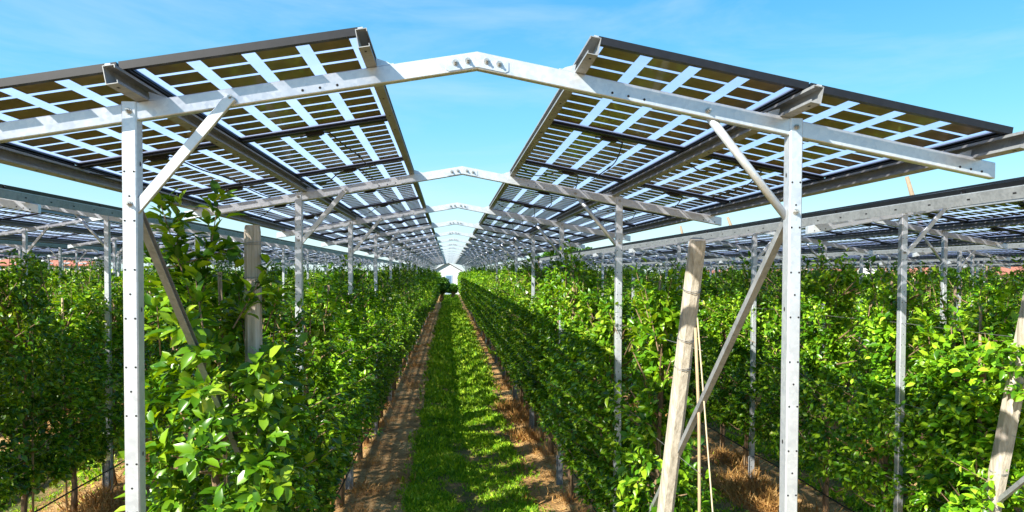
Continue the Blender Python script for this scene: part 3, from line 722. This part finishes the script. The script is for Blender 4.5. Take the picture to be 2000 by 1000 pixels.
# ------------------------------------------------------------------ background
M['wallw'] = plain('white_render', (.6, .61, .62), .8, 0, 3, .06)
M['walltan'] = plain('tan_render', (.52, .42, .32), .8, 0, 3, .1)
M['white'] = plain('white_plaster', (.5, .52, .55), .8, 0, 3, .04)
M['bluefr'] = plain('blue_grey_paint', (.30, .42, .55), .6)
M['bluewin'] = plain('blue_grey_glass', (.10, .17, .28), .2, 0)
mt, n, p, o = newmat('red_roof_tiles'); a = noise(n, 2.5, 5, .6); r = ramp(n, a.outputs[0], [(.3, (.30, .10, .07)), (.7, (.44, .18, .12))]); n.links.new(r.outputs[0], p.inputs['Base Color']); p.inputs['Roughness'].default_value = .85
wv = n.nodes.new('ShaderNodeTexWave'); wv.inputs['Scale'].default_value = 3; wv.bands_direction = 'Z'; tcn = n.nodes.new('ShaderNodeTexCoord'); n.links.new(tcn.outputs['Object'], wv.inputs[0]); bump(n, wv.outputs[0], p, .5, .05); M['roof'] = mt
def house(x, y, w_, dp, hw, hr, wall, label, rz=0, roofm=None, doors=True):
    root = empty('house', (x, y, 0)); root.rotation_euler = (0, 0, rz); tag(root, label, 'house', 'houses beyond the orchard')
    mb = MB(); mb.box(-w_/2, w_/2, 0, dp, 0, hw); mb.add([(-w_/2, .001, hw), (-w_/2, dp-.001, hw), (-w_/2, dp/2, hw+hr), (w_/2, .001, hw), (w_/2, dp-.001, hw), (w_/2, dp/2, hw+hr)], [(0, 2, 1), (3, 4, 5)])
    link('wall', mb.mesh('wall', wall), root)
    rb = MB(); o_ = .4; zz = hr/(dp/2)
    for s0, s1 in ((-o_, dp/2), (dp+o_, dp/2)):
        za = hw-o_*zz; A = [(-w_/2-o_, s0, za), (w_/2+o_, s0, za), (w_/2+o_, s1, hw+hr), (-w_/2-o_, s1, hw+hr)]
        vs = [(a_, b_, c_+.02) for a_, b_, c_ in A]+[(a_, b_, c_+.17) for a_, b_, c_ in A]
        rb.add(vs, [(0, 3, 2, 1), (4, 5, 6, 7), (0, 1, 5, 4), (1, 2, 6, 5), (2, 3, 7, 6), (3, 0, 4, 7)])
    rf = link('roof', rb.mesh('roof', roofm or M['roof']), root)
    cb = MB(); cb.box(w_*.2, w_*.2+.6, dp*.42, dp*.42+.6, hw+hr*.7, hw+hr+.7); link('chimney', cb.mesh('chimney', wall), rf)
    n_ = max(2, int(w_/2.4)) if doors else 0
    for k in range(n_):
        xx = -w_/2+(k+.5)*w_/n_
        for z_ in ([.9] if hw < 4 else [.9, 3.4]):
            fb = MB(); fb.box(xx-.6, xx+.6, -.06, .03, z_, z_+1.35); fo = link('window', fb.mesh('window', M['wallw']), root)
            pb = MB(); pb.box(xx-.5, xx-.04, -.075, -.05, z_+.1, z_+1.25); pb.box(xx+.04, xx+.5, -.075, -.05, z_+.1, z_+1.25); link('pane', pb.mesh('pane', M['bluewin']), fo)
    return root
M['roofw'] = plain('pale_sheet_roof', (.42, .44, .48), .5, 0, 2, .08)
eh = house(1.9, 108, 7, 4.4, 3.5, 1.25, M['white'], 'white gabled house at the far end of the grass alley', math.pi/2, M['roofw'], False)
for (y0_, y1_, z0_, z1_) in ((1.5, 2.5, 0, 2.9), (2.75, 3.6, 1.0, 2.4)):
    fb = MB(); fb.box(-3.56, -3.49, y0_, y1_, z0_, z1_); fo = link('window' if z0_ else 'door', fb.mesh('window', M['bluefr']), eh)
    pb = MB(); pb.box(-3.575, -3.56, y0_+.12, y1_-.12, z0_+.15, z1_-.15); link('pane', pb.mesh('pane', M['bluewin']), fo)
for (u, ztop, Y, w_, mt_, lab) in ((80, 7.4, 130, 16, M['walltan'], 'red roofed house far left behind the front left post'),
        (1690, 7.0, 120, 22, M['walltan'], 'long red roofed house beyond the right canopies, left of the others'),
        (1800, 5.8, 105, 12, M['wallw'], 'red roofed white house beyond the right canopies, middle one of three'),
        (1960, 6.4, 125, 18, M['walltan'], 'red roofed house at the far right edge of the orchard'),
        (1455, 6.6, 135, 24, M['walltan'], 'red roofed barn behind the right canopy, near the leaning end post')):
    pp = at(u, 520, Y=Y); house(pp.x, Y, w_, 9, ztop-3.0, 3.0, mt_, lab, .12)
def bg_tree(u, Y, hgt, rad, label, seed, lf=.42, low=1.2):
    pp = at(u, 520, Y=Y); root = empty('broadleaf_tree', (pp.x, Y, 0)); tag(root, label, 'tree', 'trees beyond the orchard')
    rng = np.random.default_rng(seed); n = 1500; lob = [(rng.normal(0, rad*.45), rng.normal(0, rad*.45), hgt-rad*rng.uniform(.7, 1.6), rad*rng.uniform(.45, .7)) for _ in range(9)]
    P = []; O = []
    for k in range(n):
        lx, ly, lz, lr = lob[rng.integers(9)]; d = rng.normal(0, 1, 3); d /= np.linalg.norm(d); P.append((lx+d[0]*lr*rng.uniform(.7, 1.05), ly+d[1]*lr, max(low, lz+d[2]*lr))); O.append(d)
    link('crown', quads_mesh('crown', rosettes(np.array(P), np.array(O), rng, 5, lf, False), 4, [(0, 1, 2, 3)], M['leaf_bg']), root)
    mb = MB(); mb.tube([(0, 0, -.1), (.1, 0, hgt*.3), (0, .1, hgt*.7)], .2, 8, rs=[.28, .2, .1])
    for k in range(5): mb.tube([(0, 0, hgt*.3), (rng.normal(0, rad*.5), rng.normal(0, rad*.5), hgt*.75)], .08, 6, rs=[.1, .04])
    link('trunk', mb.mesh('trunk', M['bark']), root)
bg_tree(1085, 95, 7.0, 2.4, 'bright green tree above the far canopies right of the alley', 1)
bg_tree(1125, 108, 8.2, 2.6, 'darker green tree behind the bright one right of the alley', 2)
bg_tree(60, 112, 8.0, 2.6, 'green tree beside the far left house', 3)
bg_tree(1885, 96, 6.2, 2.4, 'green tree between the red roofed houses at far right', 4)
bg_tree(1600, 140, 8.2, 4, 'rounded tree left of the long red roofed house', 5)
bg_tree(862, 79, 2.7, .85, 'small bright green tree at the end of the grass alley', 6, .2, .35)
bg_tree(884, 88, 1.9, .6, 'low blue green bush at the end of the grass alley', 8, .2, .1)
bg_tree(1460, 92, 5.4, 2, 'low green tree behind the right canopies', 9)
# tall leaning net poles beyond the right canopies
for i, (u0, v0, u1, v1, Y, lab) in enumerate(((1771, 345, 1786, 396, 34, 'tall leaning wooden pole above the right canopy, nearest and largest of the three'),
        (1421, 424, 1432, 452, 52, 'leaning wooden pole above the right canopy, middle one of the three'),
        (1329, 441, 1334, 462, 66, 'leaning wooden pole above the right canopy, farthest and smallest of the three'))):
    a = at(u0, v0, Y=Y); b = at(u1, v1, Y=Y); e = b+(b-a)*(b.z/(a.z-b.z)); root_b = MB()
    root_b.tube([e-a*0, b, a], .12, 10, rs=[.20, .13, .10]); tag(link('wooden_pole', root_b.mesh('wooden_pole', M['pole'])), lab, 'pole', 'leaning poles above the right canopy')
